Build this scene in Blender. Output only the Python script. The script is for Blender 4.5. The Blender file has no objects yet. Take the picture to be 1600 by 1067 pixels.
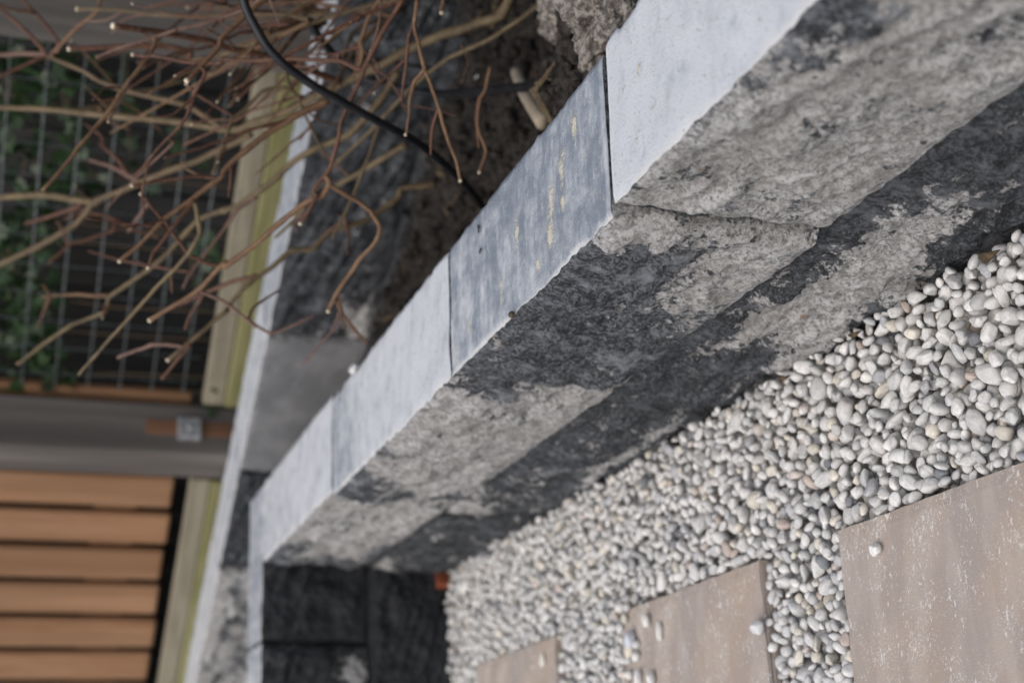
import bpy, bmesh, math, random
import numpy as np
from mathutils import Vector, Matrix

random.seed(7); RNG = np.random.default_rng(7)
S = bpy.context.scene
COL = S.collection

# ------------------------------------------------------------------ camera
# world: X along the front wall (towards the viewer), Y into the planting bed, Z up; z = 0 is the wall top.
F_PX = 2300.0
CAM = np.array([2.0191544, -0.36084558, 0.34391059])
YAW, PITCH, ROLL = 2.80123, 0.32425805, 0.07750762
FW = np.array([math.cos(PITCH)*math.cos(YAW), math.cos(PITCH)*math.sin(YAW), -math.sin(PITCH)])
_r0 = np.array([math.sin(YAW), -math.cos(YAW), 0.0]); _u0 = np.cross(_r0, FW)
RT = math.cos(ROLL)*_r0 + math.sin(ROLL)*_u0          # right / up of the camera held upright
UP = -math.sin(ROLL)*_r0 + math.cos(ROLL)*_u0
cd = bpy.data.cameras.new('camera'); cam = bpy.data.objects.new('camera', cd); COL.objects.link(cam)
m = Matrix.Identity(4)
for i in range(3):
    m[i][0] = -UP[i]; m[i][1] = RT[i]; m[i][2] = -FW[i]; m[i][3] = CAM[i]   # picture is turned a quarter: up points left
cam.matrix_world = m
cd.sensor_fit = 'HORIZONTAL'; cd.sensor_width = 22.3; cd.lens = 22.3*F_PX/1600.0
cd.clip_start = 0.02; cd.clip_end = 500
cd.dof.use_dof = True; cd.dof.focus_distance = 1.0; cd.dof.aperture_fstop = 3.7
S.camera = cam

# ------------------------------------------------------------------ light
SUN_EL, SUN_AZ = math.radians(57), math.atan2(0.50, -0.86)       # azimuth as atan2(x, y)
w = bpy.data.worlds.new('World'); S.world = w; w.use_nodes = True
nt = w.node_tree
sky = nt.nodes.new('ShaderNodeTexSky'); sky.sky_type = 'NISHITA'; sky.sun_disc = False
sky.sun_elevation = SUN_EL; sky.sun_rotation = SUN_AZ; sky.dust_density = 4.0; sky.air_density = 1.0; sky.ozone_density = 1.0
bg = nt.nodes['Background']; bg.inputs['Strength'].default_value = 0.13
nt.links.new(sky.outputs[0], bg.inputs['Color'])
sd = bpy.data.lights.new('sun', 'SUN'); sun = bpy.data.objects.new('sun', sd); COL.objects.link(sun)
sd.energy = 1.3; sd.angle = math.radians(85); sd.color = (1.0, 0.98, 0.95)
sv = Vector((math.sin(SUN_AZ)*math.cos(SUN_EL), math.cos(SUN_AZ)*math.cos(SUN_EL), math.sin(SUN_EL)))
sun.rotation_euler = sv.to_track_quat('Z', 'Y').to_euler(); sun.location = sv*5
S.view_settings.view_transform = 'Standard'; S.view_settings.look = 'None'
S.view_settings.exposure = 0.14; S.view_settings.gamma = 1.0
S.view_settings.use_curve_mapping = False

# ------------------------------------------------------------------ geometry helpers
def ray(x, y): return FW*F_PX + RT*(533.5-y) - UP*(x-800.0)
def at(x, y, d): return CAM + ray(x, y)/F_PX*d
def on_z(x, y, z):
    d = ray(x, y); return CAM + (z-CAM[2])/d[2]*d
def on_plane(x, y, p0, n):
    d = ray(x, y); return CAM + ((p0-CAM)@n)/(d@n)*d
def project(P):
    d = np.atleast_2d(P)-CAM; z = d@FW
    return np.stack([800-F_PX*(d@UP)/z, 533.5-F_PX*(d@RT)/z, z], 1)

def _hash(i, j, k, s):
    h = (i*374761393 + j*668265263 + k*2147483647 + s*974634777) & 0xFFFFFFFF
    h = ((h ^ (h >> 13))*1274126177) & 0xFFFFFFFF
    return ((h ^ (h >> 16)) & 0xFFFFFF)/16777215.0
def vnoise(x, y, z, s=0):
    x, y, z = np.broadcast_arrays(np.asarray(x, float), np.asarray(y, float), np.asarray(z, float))
    i, j, k = np.floor(x).astype(np.int64), np.floor(y).astype(np.int64), np.floor(z).astype(np.int64)
    a, b, c = x-i, y-j, z-k
    a, b, c = a*a*(3-2*a), b*b*(3-2*b), c*c*(3-2*c)
    r = 0
    for di in (0, 1):
        for dj in (0, 1):
            for dk in (0, 1):
                r = r + _hash(i+di, j+dj, k+dk, s)*(a if di else 1-a)*(b if dj else 1-b)*(c if dk else 1-c)
    return r
def fbm(x, y, z, s=0, o=4, g=.5):
    r, A, t = 0, 1.0, 0
    for q in range(o):
        r = r + A*vnoise(np.asarray(x)*2**q, np.asarray(y)*2**q, np.asarray(z)*2**q, s+q*17); t += A; A *= g
    return r/t

def mesh_from(name, V, Fc, smooth=True, mats=(), mi=None, attrs=None):
    me = bpy.data.meshes.new(name)
    V = np.asarray(V, np.float32)
    if isinstance(Fc, np.ndarray):
        n, k = Fc.shape
        me.vertices.add(len(V)); me.vertices.foreach_set('co', V.ravel())
        me.loops.add(n*k); me.loops.foreach_set('vertex_index', Fc.astype(np.int32).ravel())
        me.polygons.add(n); me.polygons.foreach_set('loop_start', np.arange(0, n*k, k, dtype=np.int32))
    else:
        me.from_pydata([tuple(map(float, v)) for v in V], [], [tuple(map(int, f)) for f in Fc])
    n = len(me.polygons)
    me.polygons.foreach_set('use_smooth', np.full(n, bool(smooth)) if np.isscalar(smooth) else np.asarray(smooth, bool))
    for mt in mats: me.materials.append(mt)
    if mi is not None: me.polygons.foreach_set('material_index', np.asarray(mi, np.int32))
    for k, (typ, val) in (attrs or {}).items():
        a = me.attributes.new(k, typ, 'POINT')
        a.data.foreach_set('color' if typ == 'FLOAT_COLOR' else 'value', np.asarray(val, np.float32).ravel())
    me.update(calc_edges=True)
    return me
def link(name, me, parent=None, M=None):
    o = bpy.data.objects.new(name, me); COL.objects.link(o)
    if parent is not None: o.parent = parent
    if M is not None: o.matrix_local = M
    return o
def empty(name, loc=(0, 0, 0), rz=0.0):
    o = bpy.data.objects.new(name, None); COL.objects.link(o)
    o.location = Vector([float(c) for c in loc]); o.rotation_euler = (0, 0, rz); o.empty_display_size = .05
    return o
def tag(o, label=None, cat=None, group=None, kind=None):
    for k, v in (('label', label), ('category', cat), ('group', group), ('kind', kind)):
        if v: o[k] = v
    return o

def box_vf(x0, x1, y0, y1, z0, z1, bev=0.0):
    bm = bmesh.new()
    vs = [bm.verts.new((x, y, z)) for x in (x0, x1) for y in (y0, y1) for z in (z0, z1)]
    for f in ((0, 1, 3, 2), (4, 6, 7, 5), (0, 4, 5, 1), (2, 3, 7, 6), (0, 2, 6, 4), (1, 5, 7, 3)): bm.faces.new([vs[i] for i in f])
    bmesh.ops.recalc_face_normals(bm, faces=bm.faces[:])
    if bev: bmesh.ops.bevel(bm, geom=bm.edges[:], offset=bev, segments=2, profile=.5, affect='EDGES')
    return bm
def bm_mesh(name, bm, mat, smooth=False):
    me = bpy.data.meshes.new(name); bm.to_mesh(me); bm.free()
    me.materials.append(mat)
    if smooth: me.polygons.foreach_set('use_smooth', [True]*len(me.polygons))
    return me

def catmull(P, per=5):
    P = np.asarray(P, float)
    if len(P) < 3:
        t = np.linspace(0, 1, per*2+1)[:, None]; return P[0]*(1-t)+P[-1]*t
    Q = np.vstack([2*P[0]-P[1], P, 2*P[-1]-P[-2]]); out = []
    for i in range(1, len(Q)-2):
        for t in np.linspace(0, 1, per, endpoint=False):
            a, b, c, d = Q[i-1], Q[i], Q[i+1], Q[i+2]
            out.append(.5*((2*b)+(-a+c)*t+(2*a-5*b+4*c-d)*t*t+(-a+3*b-3*c+d)*t**3))
    out.append(P[-1]); return np.array(out)
def tube_vf(P, R, k=8):
    P = np.asarray(P, float); n = len(P)
    T = np.gradient(P, axis=0); T /= np.linalg.norm(T, axis=1)[:, None]+1e-12
    a = np.array([.3, .1, 1.0]); N = a-T[0]*(a@T[0]); N /= np.linalg.norm(N)
    V = []
    for i in range(n):
        N = N-T[i]*(N@T[i]); N /= np.linalg.norm(N)+1e-12; Bn = np.cross(T[i], N)
        for q in range(k):
            th = 2*math.pi*q/k; V.append(P[i]+R[i]*(math.cos(th)*N+math.sin(th)*Bn))
    Fc = []
    for i in range(n-1):
        for q in range(k):
            b = (q+1) % k; Fc.append((i*k+q, i*k+b, (i+1)*k+b, (i+1)*k+q))
    Fc.append(tuple(range(k))[::-1]); Fc.append(tuple((n-1)*k+q for q in range(k)))
    return V, Fc

# ------------------------------------------------------------------ material helpers
class NT:
    def __init__(s, name):
        s.m = bpy.data.materials.new(name); s.m.use_nodes = True; s.t = s.m.node_tree
        s.b = s.t.nodes['Principled BSDF']; s.out = s.t.nodes['Material Output']
    def n(s, typ, **kw):
        nd = s.t.nodes.new(typ)
        for k, v in kw.items(): setattr(nd, k, v)
        return nd
    def l(s, a, b): s.t.links.new(a, b)
    def set(s, sock, v):
        if hasattr(v, 'is_linked'): s.l(v, sock)
        elif isinstance(v, (tuple, list)) and len(v) == 3 and sock.type == 'RGBA': sock.default_value = (*v, 1)
        else: sock.default_value = v
    def coord(s, which='Object', scale=(1, 1, 1), rot=(0, 0, 0)):
        c = s.n('ShaderNodeTexCoord'); mp = s.n('ShaderNodeMapping')
        s.l(c.outputs[which], mp.inputs['Vector']); mp.inputs['Scale'].default_value = scale; mp.inputs['Rotation'].default_value = rot
        return mp.outputs[0]
    def noise(s, vec, scale, detail=4, rough=.55, dist=0.0):
        nd = s.n('ShaderNodeTexNoise'); s.l(vec, nd.inputs['Vector'])
        nd.inputs['Scale'].default_value = scale; nd.inputs['Detail'].default_value = detail
        nd.inputs['Roughness'].default_value = rough; nd.inputs['Distortion'].default_value = dist
        return nd.outputs[0]
    def ramp(s, f, a, b, lo=0.0, hi=1.0):
        r = s.n('ShaderNodeMapRange', interpolation_type='SMOOTHSTEP'); s.set(r.inputs[0], f)
        r.inputs[1].default_value = a; r.inputs[2].default_value = b; r.inputs[3].default_value = lo; r.inputs[4].default_value = hi
        return r.outputs[0]
    def mix(s, f, a, b, mode='MIX'):
        x = s.n('ShaderNodeMix', data_type='RGBA', blend_type=mode)
        s.set(x.inputs[0], f); s.set(x.inputs[6], a); s.set(x.inputs[7], b); return x.outputs[2]
    def math(s, op, a, b=0.0, c=0.0):
        x = s.n('ShaderNodeMath', operation=op); s.set(x.inputs[0], a); s.set(x.inputs[1], b); s.set(x.inputs[2], c); return x.outputs[0]
    def attr(s, name, typ='GEOMETRY'):
        a = s.n('ShaderNodeAttribute', attribute_type=typ); a.attribute_name = name; return a
    def bump(s, h, dist, strength=1.0, prev=None):
        b = s.n('ShaderNodeBump'); b.inputs['Strength'].default_value = strength; b.inputs['Distance'].default_value = dist
        s.l(h, b.inputs['Height'])
        if prev is not None: s.l(prev, b.inputs['Normal'])
        return b.outputs[0]
    def done(s, col, rough=.8, nrm=None, spec=.4):
        s.set(s.b.inputs['Base Color'], col); s.set(s.b.inputs['Roughness'], rough)
        s.b.inputs['Specular IOR Level'].default_value = spec
        if nrm is not None: s.l(nrm, s.b.inputs['Normal'])
        return s.m

def mat_split():
    t = NT('split_stone_face'); c = t.coord()
    seed = t.n('ShaderNodeObjectInfo').outputs['Random']
    v = t.n('ShaderNodeVectorMath', operation='ADD'); t.l(c, v.inputs[0])
    cx = t.n('ShaderNodeCombineXYZ'); t.l(t.math('MULTIPLY', seed, 37.0), cx.inputs[0]); t.l(t.math('MULTIPLY', seed, 11.0), cx.inputs[2])
    t.l(cx.outputs[0], v.inputs[1]); c = v.outputs[0]
    n1 = t.noise(c, 52, 9, .72); n2 = t.noise(c, 210, 6, .68); n3 = t.noise(c, 1000, 3, .6); n4 = t.noise(c, 16, 4, .6); n5 = t.noise(c, 95, 5, .65)
    mask = t.attr('dark').outputs['Fac']; tone = t.attr('tone').outputs['Fac']
    mk = t.math('ADD', mask, t.math('MULTIPLY', t.math('SUBTRACT', n1, .5), 2.4))
    mk = t.math('ADD', mk, t.math('MULTIPLY', t.math('SUBTRACT', n2, .5), 1.6))
    mk = t.ramp(mk, .42, .60)
    n6 = t.noise(c, 300, 5, .66)
    mp7 = t.n('ShaderNodeMapping'); t.l(c, mp7.inputs[0]); mp7.inputs['Scale'].default_value = (1, 1, .3); mp7.inputs['Rotation'].default_value = (0, math.radians(24), 0)
    n7 = t.noise(mp7.outputs[0], 62, 6, .66)
    grey = t.mix(t.ramp(n5, .40, .60), (.33, .322, .308), (.56, .552, .538))
    grey = t.mix(t.ramp(n6, .50, .62, 0, .8), grey, (.64, .635, .62)); grey = t.mix(t.ramp(n6, .38, .48, .8, 0), grey, (.165, .158, .148))
    grey = t.mix(t.ramp(n2, .36, .47, .55, 0), grey, (.19, .178, .16)); grey = t.mix(t.ramp(n4, .45, .62, 0, .4), grey, (.33, .31, .285))
    dark = t.mix(t.ramp(n6, .44, .60), (.034, .038, .042), (.165, .176, .19))
    dark = t.mix(t.ramp(n7, .50, .66, 0, .75), dark, (.27, .285, .305)); dark = t.mix(t.ramp(n7, .34, .46, .7, 0), dark, (.018, .02, .022)); dark = t.mix(t.ramp(n2, .60, .70, 0, .5), dark, (.27, .275, .28))
    dark = t.mix(tone, dark, t.mix(.85, dark, (.014, .016, .018)))
    col = t.mix(mk, grey, dark)
    col = t.mix(t.ramp(n3, .64, .71, 0, .6), col, (.50, .50, .49)); col = t.mix(t.ramp(n3, .29, .37, .6, 0), col, (.03, .03, .03))
    rn = t.noise(c, 45, 2, .5); col = t.mix(t.ramp(rn, .755, .79, 0, .5), col, (.34, .17, .06))
    nb = t.bump(n1, .010, .9); nb = t.bump(n7, .006, .7, nb); nb = t.bump(n6, .0013, .7, nb); nb = t.bump(n3, .0006, .6, nb)
    return t.done(col, .8, nb, .35)
def mat_top():
    t = NT('pale_cast_top'); c = t.coord()
    seed = t.n('ShaderNodeObjectInfo').outputs['Random']
    v = t.n('ShaderNodeVectorMath', operation='ADD'); t.l(c, v.inputs[0])
    cx = t.n('ShaderNodeCombineXYZ'); t.l(t.math('MULTIPLY', seed, 53.0), cx.inputs[0]); t.l(cx.outputs[0], v.inputs[1]); c = v.outputs[0]
    mp = t.n('ShaderNodeMapping'); t.l(c, mp.inputs[0]); mp.inputs['Scale'].default_value = (1, .22, 1); cs = mp.outputs[0]
    s1 = t.noise(cs, 60, 6, .62, .3); s2 = t.noise(c, 34, 7, .68); s3 = t.noise(c, 480, 4, .6); s4 = t.noise(cs, 260, 4, .6); s5 = t.noise(c, 120, 5, .65)
    pale = t.attr('pale').outputs['Fac']
    k = t.math('ADD', pale, t.math('MULTIPLY', t.math('SUBTRACT', s1, .5), 1.0))
    k = t.math('ADD', k, t.math('MULTIPLY', t.math('SUBTRACT', s2, .5), 1.6)); k = t.math('ADD', k, t.math('MULTIPLY', t.math('SUBTRACT', s5, .5), .8))
    col = t.mix(t.ramp(k, .0, 1.0), (.19, .225, .262), (.565, .59, .61))
    col = t.mix(t.ramp(s4, .58, .70, 0, .5), col, (.62, .625, .61))
    col = t.mix(t.ramp(s5, .60, .72, 0, .35), col, (.46, .43, .37))
    col = t.mix(t.ramp(s3, .60, .70, 0, .6), col, (.13, .14, .15)); col = t.mix(t.ramp(s3, .30, .40, .4, 0), col, (.62, .62, .61))
    edge = t.math('ADD', t.attr('edge').outputs['Fac'], t.math('MULTIPLY', t.math('SUBTRACT', s3, .5), .9))
    col = t.mix(t.ramp(edge, .35, .8, 0, .85), col, (.62, .615, .59))
    li = t.math('ADD', t.attr('lichen').outputs['Fac'], t.math('MULTIPLY', t.math('SUBTRACT', s3, .5), 1.0))
    li = t.math('ADD', li, t.math('MULTIPLY', t.math('SUBTRACT', s5, .5), 2.2)); li = t.ramp(li, .25, .85, 0, .9); col = t.mix(li, col, (.60, .56, .45))
    nb = t.bump(s5, .0008, .5); nb = t.bump(s3, .0008, .8, nb); nb = t.bump(li, .001, .6, nb)
    return t.done(col, t.ramp(s1, .3, .7, .55, .75), nb, .4)
def mat_pebble(obj):
    t = NT('pebble_single' if obj else 'pebble_mass'); c = t.coord('Object')
    col = t.n('ShaderNodeObjectInfo').outputs['Color'] if obj else t.attr('tint').outputs['Color']
    if obj:
        v = t.n('ShaderNodeVectorMath', operation='ADD'); t.l(c, v.inputs[0])
        cx = t.n('ShaderNodeCombineXYZ'); t.l(t.math('MULTIPLY', t.n('ShaderNodeObjectInfo').outputs['Random'], 9.0), cx.inputs[0]); t.l(cx.outputs[0], v.inputs[1]); c = v.outputs[0]
    k = .0085 if obj else 1.0
    n1 = t.noise(c, 170*k, 4, .6, .8); n2 = t.noise(c, 900*k, 4, .65); n3 = t.noise(c, 230*k, 3, .5, 2.0)
    col = t.mix(t.ramp(n1, .40, .62, 0, .6), col, t.mix(1, col, (.68, .69, .71), 'MULTIPLY'))
    vein = t.math('ABSOLUTE', t.math('SUBTRACT', n3, .5))
    col = t.mix(t.ramp(vein, .0, .02, .35, 0), col, (.62, .61, .59))
    col = t.mix(t.ramp(n2, .53, .68, 0, .45), col, (.42, .42, .41))
    nb = t.bump(n2, .0007, .5)
    return t.done(col, .85, nb, .2)
def mat_slab():
    t = NT('beige_slab'); c = t.coord(); cs = t.coord(scale=(1, .35, 1))
    a = t.noise(c, 9, 5, .6); b = t.noise(t.coord(scale=(1, .55, 1)), 300, 5, .66, .3); d = t.noise(c, 700, 3, .6); e = t.noise(c, 26, 4, .6)
    st = t.noise(cs, 30, 4, .6)
    col = t.mix(t.ramp(a, .35, .65), (.41, .325, .25), (.355, .305, .27))
    col = t.mix(t.ramp(st, .42, .64, 0, .55), col, (.49, .43, .37))
    col = t.mix(t.ramp(d, .35, .7, 0, .35), col, (.27, .24, .22))
    b2 = t.noise(t.coord(scale=(1, .7, 1)), 760, 3, .6)
    fl = t.math('ADD', t.math('MAXIMUM', b, t.math('SUBTRACT', b2, .02)), t.math('MULTIPLY', t.math('SUBTRACT', e, .5), .45))
    fl = t.ramp(fl, .585, .675, 0, .75); col = t.mix(fl, col, (.72, .70, .67))
    nb = t.bump(d, .0005, .6); nb = t.bump(fl, .0006, .4, nb)
    return t.done(col, .75, nb, .35)
def mat_soil():
    t = NT('dark_soil'); c = t.coord()
    a = t.noise(c, 22, 6, .65); b = t.noise(c, 140, 5, .65); d = t.noise(c, 55, 3, .6)
    col = t.mix(t.ramp(b, .35, .68), (.010, .009, .008), (.058, .050, .043))
    col = t.mix(t.ramp(a, .52, .68, 0, .6), col, (.075, .066, .057))
    col = t.mix(t.ramp(d, .66, .72, 0, .6), col, (.11, .06, .04))
    nb = t.bump(b, .006, .9)
    return t.done(col, .95, nb, .2)
def mat_bark(name, c0, c1, c2):
    t = NT(name); c = t.coord()
    rnd = t.n('ShaderNodeObjectInfo').outputs['Random']
    a = t.noise(c, 38, 4, .6); b = t.noise(c, 320, 4, .6)
    col = t.mix(t.ramp(a, .36, .64), c0, c1)
    col = t.mix(t.math('MULTIPLY', rnd, .5), col, c2)
    col = t.mix(t.ramp(b, .56, .72, 0, .5), col, (.30, .25, .19))
    col = t.mix(t.ramp(b, .28, .42, .5, 0), col, (.035, .02, .014))
    return t.done(col, .6, t.bump(b, .0012, .7), .4)
def mat_wood(name, c0, c1, along=2, sc=26, knots=True):
    t = NT(name); s = [1, 1, 1]; s[along] = .07; c = t.coord(scale=tuple(s))
    rnd = t.n('ShaderNodeObjectInfo').outputs['Random']
    v = t.n('ShaderNodeVectorMath', operation='ADD'); t.l(c, v.inputs[0])
    cx = t.n('ShaderNodeCombineXYZ')
    for q in range(3): t.l(t.math('MULTIPLY', rnd, 7.0+q*3), cx.inputs[q])
    t.l(cx.outputs[0], v.inputs[1]); c = v.outputs[0]
    a = t.noise(c, sc, 5, .6, .6); b = t.noise(c, sc*9, 4, .6)
    col = t.mix(t.ramp(a, .32, .68), c0, c1)
    col = t.mix(t.ramp(b, .5, .75, 0, .5), col, tuple(q*.5 for q in c0))
    col = t.mix(t.math('MULTIPLY', rnd, .45), col, tuple(q*1.2 for q in c1)); col = t.mix(t.ramp(t.noise(c, sc*.35, 3, .6), .42, .62, 0, .55), col, tuple(q*.62 for q in c0))
    if knots:
        k = t.noise(t.coord(scale=(1, 1, .45)), 17, 2, .5); col = t.mix(t.ramp(k, .70, .78, 0, .7), col, (.10, .045, .02))
    return t.done(col, .75, t.bump(b, .002, .6), .3)
def mat_simple(name, c0, c1, sc, rough=.7, metal=0.0, bump=.001, lo=.4, hi=.62):
    t = NT(name); c = t.coord(); a = t.noise(c, sc, 4, .6)
    t.b.inputs['Metallic'].default_value = metal
    return t.done(t.mix(t.ramp(a, lo, hi), c0, c1), rough, t.bump(a, bump, .6), .4)
def mat_board(name, c0, c1, dirt):
    t = NT(name); c = t.coord(); cs = t.coord(scale=(.12, 1, 1))
    a = t.noise(cs, 60, 4, .6, .4); b = t.noise(c, 240, 4, .6)
    col = t.mix(t.ramp(a, .35, .65), c0, c1); col = t.mix(t.ramp(b, .5, .72, 0, .5), col, dirt)
    return t.done(col, .85, t.bump(b, .001, .5), .3)
def mat_leaf():
    t = NT('ivy_leaf'); c = t.coord(); a = t.noise(c, 60, 3, .5)
    rnd = t.n('ShaderNodeObjectInfo').outputs['Random']
    col = t.mix(t.ramp(a, .35, .65), (.010, .030, .010), (.025, .058, .018)); col = t.mix(t.math('MULTIPLY', rnd, .5), col, (.045, .085, .025))
    return t.done(col, .45, None, .5)

M = dict(split=mat_split(), top=mat_top(), peb1=mat_pebble(True), pebN=mat_pebble(False), slab=mat_slab(), soil=mat_soil(),
    red=mat_bark('red_bark', (.070, .030, .017), (.135, .062, .034), (.10, .040, .024)),
    tan=mat_bark('tan_bark', (.11, .06, .029), (.195, .115, .057), (.13, .058, .029)),
    olive=mat_bark('olive_bark', (.088, .063, .029), (.165, .12, .06), (.105, .066, .038)),
    pink=mat_bark('pink_bark', (.12, .068, .05), (.19, .118, .088), (.15, .082, .06)),
    cut=mat_simple('cut_wood', (.62, .52, .36), (.78, .68, .5), 600, .8),
    cable=mat_simple('black_cable', (.007, .0075, .009), (.013, .014, .016), 60, .45, 0, .0003),
    plank=mat_wood('orange_larch', (.25, .125, .060), (.345, .198, .108)),
    grey_wood=mat_wood('weathered_wood', (.07, .062, .055), (.20, .18, .16), sc=20),
    dull_wood=mat_wood('dull_wood', (.045, .041, .037), (.115, .105, .095), sc=20),
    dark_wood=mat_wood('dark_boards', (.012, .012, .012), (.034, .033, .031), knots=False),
    rust_wood=mat_wood('stained_wood', (.13, .06, .035), (.20, .10, .055), knots=False),
    zinc=mat_simple('zinc', (.30, .31, .32), (.5, .5, .5), 120, .45, .6),
    wire=mat_simple('wire_zinc', (.085, .097, .097), (.16, .172, .172), 90, .55, .3),
    board=mat_board('tan_board', (.20, .178, .128), (.275, .245, .178), (.13, .115, .08)), algae=mat_board('algae_board', (.17, .165, .065), (.24, .225, .105), (.20, .185, .12)), leaf=mat_leaf(),
    smooth=mat_simple('smooth_cast', (.15, .152, .155), (.215, .215, .215), 14, .8, 0, .0005),
    brick=mat_simple('red_brick', (.20, .048, .022), (.28, .08, .036), 200, .85),
    clod=mat_simple('dry_clod', (.09, .08, .068), (.29, .265, .23), 170, .95, 0, .006),
    stake=mat_wood('pale_stick', (.34, .28, .20), (.46, .39, .30), along=2, sc=30, knots=False),
    dead=mat_simple('dead_leaf', (.055, .04, .02), (.11, .08, .04), 200, .8),
    mortar=mat_simple('white_mortar', (.5, .5, .5), (.68, .68, .66), 200, .9, 0, .001),
    seed=mat_simple('dark_seed', (.02, .025, .02), (.05, .055, .04), 500, .8),
    earth=mat_simple('grey_grit', (.24, .235, .22), (.42, .41, .39), 110, .9, 0, .004))

# ------------------------------------------------------------------ setting: ground
g = mesh_from('ground', [(-60, -60, -.32), (60, -60, -.32), (60, 60, -.32), (-60, 60, -.32)], [(0, 1, 2, 3)], False, [M['earth']])
tag(link('ground', g), kind='structure')

# ------------------------------------------------------------------ stone walls
CH = .15                                   # course height
def block_mesh(L, D, H, seed, base, blobs=(), pale=.5, palegrad=0.0, lichen=(), amp=.0085, step=.003, toprough=.0012, palefn=None, tone=0.0, lower=False, facemat='split'):
    """split-faced block: front face (y = 0, facing -y) is broken stone, the top is cast smooth"""
    e = .0017                              # half joint
    nx = max(8, int(L/step)); nz = max(8, int(H/step)); ny = max(6, int(D/.005))
    xs = np.linspace(e, L-e, nx+1); zs = np.linspace(0, -H+.001, nz+1)
    X, Z = np.meshgrid(xs, zs, indexing='ij')
    big = fbm(X*13+seed*3.1, Z*16, seed*1.7, seed, 3)-.5
    mid = fbm(X*48+Z*14, Z*60-X*9, seed*2.3, seed+5, 4)-.5
    strata = vnoise(X*10+Z*6, Z*70+X*22, seed, seed+3)
    fine = fbm(X*210, Z*210, seed, seed+9, 2)-.5
    out = amp*(2.6*big+2.1*mid+.8*(np.abs(strata-.5)*2-.5)+.6*fine)+amp*.35
    ed = np.minimum(np.minimum(X-e, L-e-X), np.minimum(-Z, Z+H))
    chip = vnoise(X*90, Z*90, seed, seed+21)
    k_ = np.clip(ed/.022, 0, 1); k_ = k_*k_*(3-2*k_)
    out = out*(.12+.88*k_)-(.0012+.0022*chip)*np.clip(1-ed/(.004+.005*chip), 0, 1)+.0012*fine*(1-k_)
    ex = np.minimum(X-e, L-e-X); out -= (.0015+.0065*vnoise(X*0+seed, Z*70, seed, seed+77))*np.clip(1-ex/(.003+.006*chip), 0, 1)*np.clip(-Z/.012, 0, 1)
    Y = -out
    dz = np.clip(1+Z/.006, 0, 1)*-.0016*vnoise(X*120, 0, seed, seed+31)
    V = [np.stack([X, Y, Z+dz], -1).reshape(-1, 3)]
    nF = (nx+1)*(nz+1)
    dark = base+fbm(X*24, Z*30, seed, seed+41, 4)*1.3-.65
    for cx, cz, rx, rz, v in blobs: dark = dark+v*np.exp(-((X-cx)/rx)**2-((Z-cz)/rz)**2)
    # top grid
    ts = np.linspace(0, 1, ny+1)
    yb = D+ (fbm(xs*110, 0, seed, seed+51, 3)-.5)*.0035 + np.where(vnoise(xs*26, 3, seed, seed+8) > .8, -.002, 0)
    TX = np.repeat(xs[:, None], ny+1, 1); TY = Y[:, :1]*(1-ts)+yb[:, None]*ts
    TZ = (fbm(TX*30, TY*30, seed, seed+61, 3)-.5)*toprough*2
    TZ[:, 0] = dz[:, 0]; TZ[:, -1] -= .0012
    V.append(np.stack([TX, TY, TZ], -1).reshape(-1, 3))
    nT = (nx+1)*(ny+1)
    pl = pale+palegrad*(TX/L-.5) if palefn is None else palefn(TX/L, TY/D)
    edge = np.exp(-np.abs(TY-TY[:, :1])/.006)*(.55+.6*vnoise(TX*45, 0, seed, seed+71))+.5*np.exp(-np.abs(TY-yb[:, None])/.002)
    lic = np.zeros_like(TX)
    for cx, cy, rx, ry in lichen: lic = np.maximum(lic, np.exp(-((TX-cx)/rx)**2-((TY-cy)/ry)**2))
    # lower back corners close the body
    V.append(np.array([(e, D, -H+.001), (L-e, D, -H+.001)]))
    V = np.vstack(V)
    def quad(o, a, b, i, j, flip): 
        p, q, r_, s = o+i*b+j, o+(i+1)*b+j, o+(i+1)*b+j+1, o+i*b+j+1
        return np.stack([p, s, r_, q] if flip else [p, q, r_, s], -1)
    i, j = np.meshgrid(np.arange(nx), np.arange(nz), indexing='ij'); F1 = quad(0, 0, nz+1, i, j, True).reshape(-1, 4)
    i, j = np.meshgrid(np.arange(nx), np.arange(ny), indexing='ij'); F2 = quad(nF, 0, ny+1, i, j, False).reshape(-1, 4)
    fr = lambda ix, iz: ix*(nz+1)+iz
    tp = lambda ix, iy: nF+ix*(ny+1)+iy
    b0, b1 = nF+nT, nF+nT+1
    F3 = [[fr(0, q) for q in range(nz+1)]+[b0]+[tp(0, q) for q in range(ny, 0, -1)],
          [fr(nx, q) for q in range(nz, -1, -1)]+[tp(nx, q) for q in range(1, ny+1)]+[b1],
          [tp(q, ny) for q in range(nx, -1, -1)][::-1]+[b1, b0],
          [fr(q, nz) for q in range(nx+1)]+[b1, b0]]
    allF = [tuple(f) for f in F1]+[tuple(f) for f in F2]+F3
    n1, n2 = len(F1), len(F2)
    A = lambda f, t, z: np.concatenate([f.ravel(), t.ravel(), np.full(2, z)])
    zf = np.zeros_like(X)
    me = mesh_from('stone_block', V, allF, [True]*(n1+n2)+[False]*4, [M[facemat], M['top']], [0]*n1+[0 if lower else 1]*n2+[0]*4,
        dict(tone=('FLOAT', np.full(len(V), tone)), dark=('FLOAT', A(dark, TX*0+1.0, 1.0)), pale=('FLOAT', A(zf, pl, 0)), edge=('FLOAT', A(zf, edge, 0)), lichen=('FLOAT', A(zf, lic, 0))))
    return me
WD = .116
def place_block(wall, s0, s1, course, seed, out=None, **kw):
    me = block_mesh(s1-s0, WD, CH-.0012, seed, lower=course > 0, **kw)
    return link('block', me, wall, Matrix.Translation((s0, out if out is not None else .0025*math.sin(seed*2.3), -CH*course)))

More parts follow.
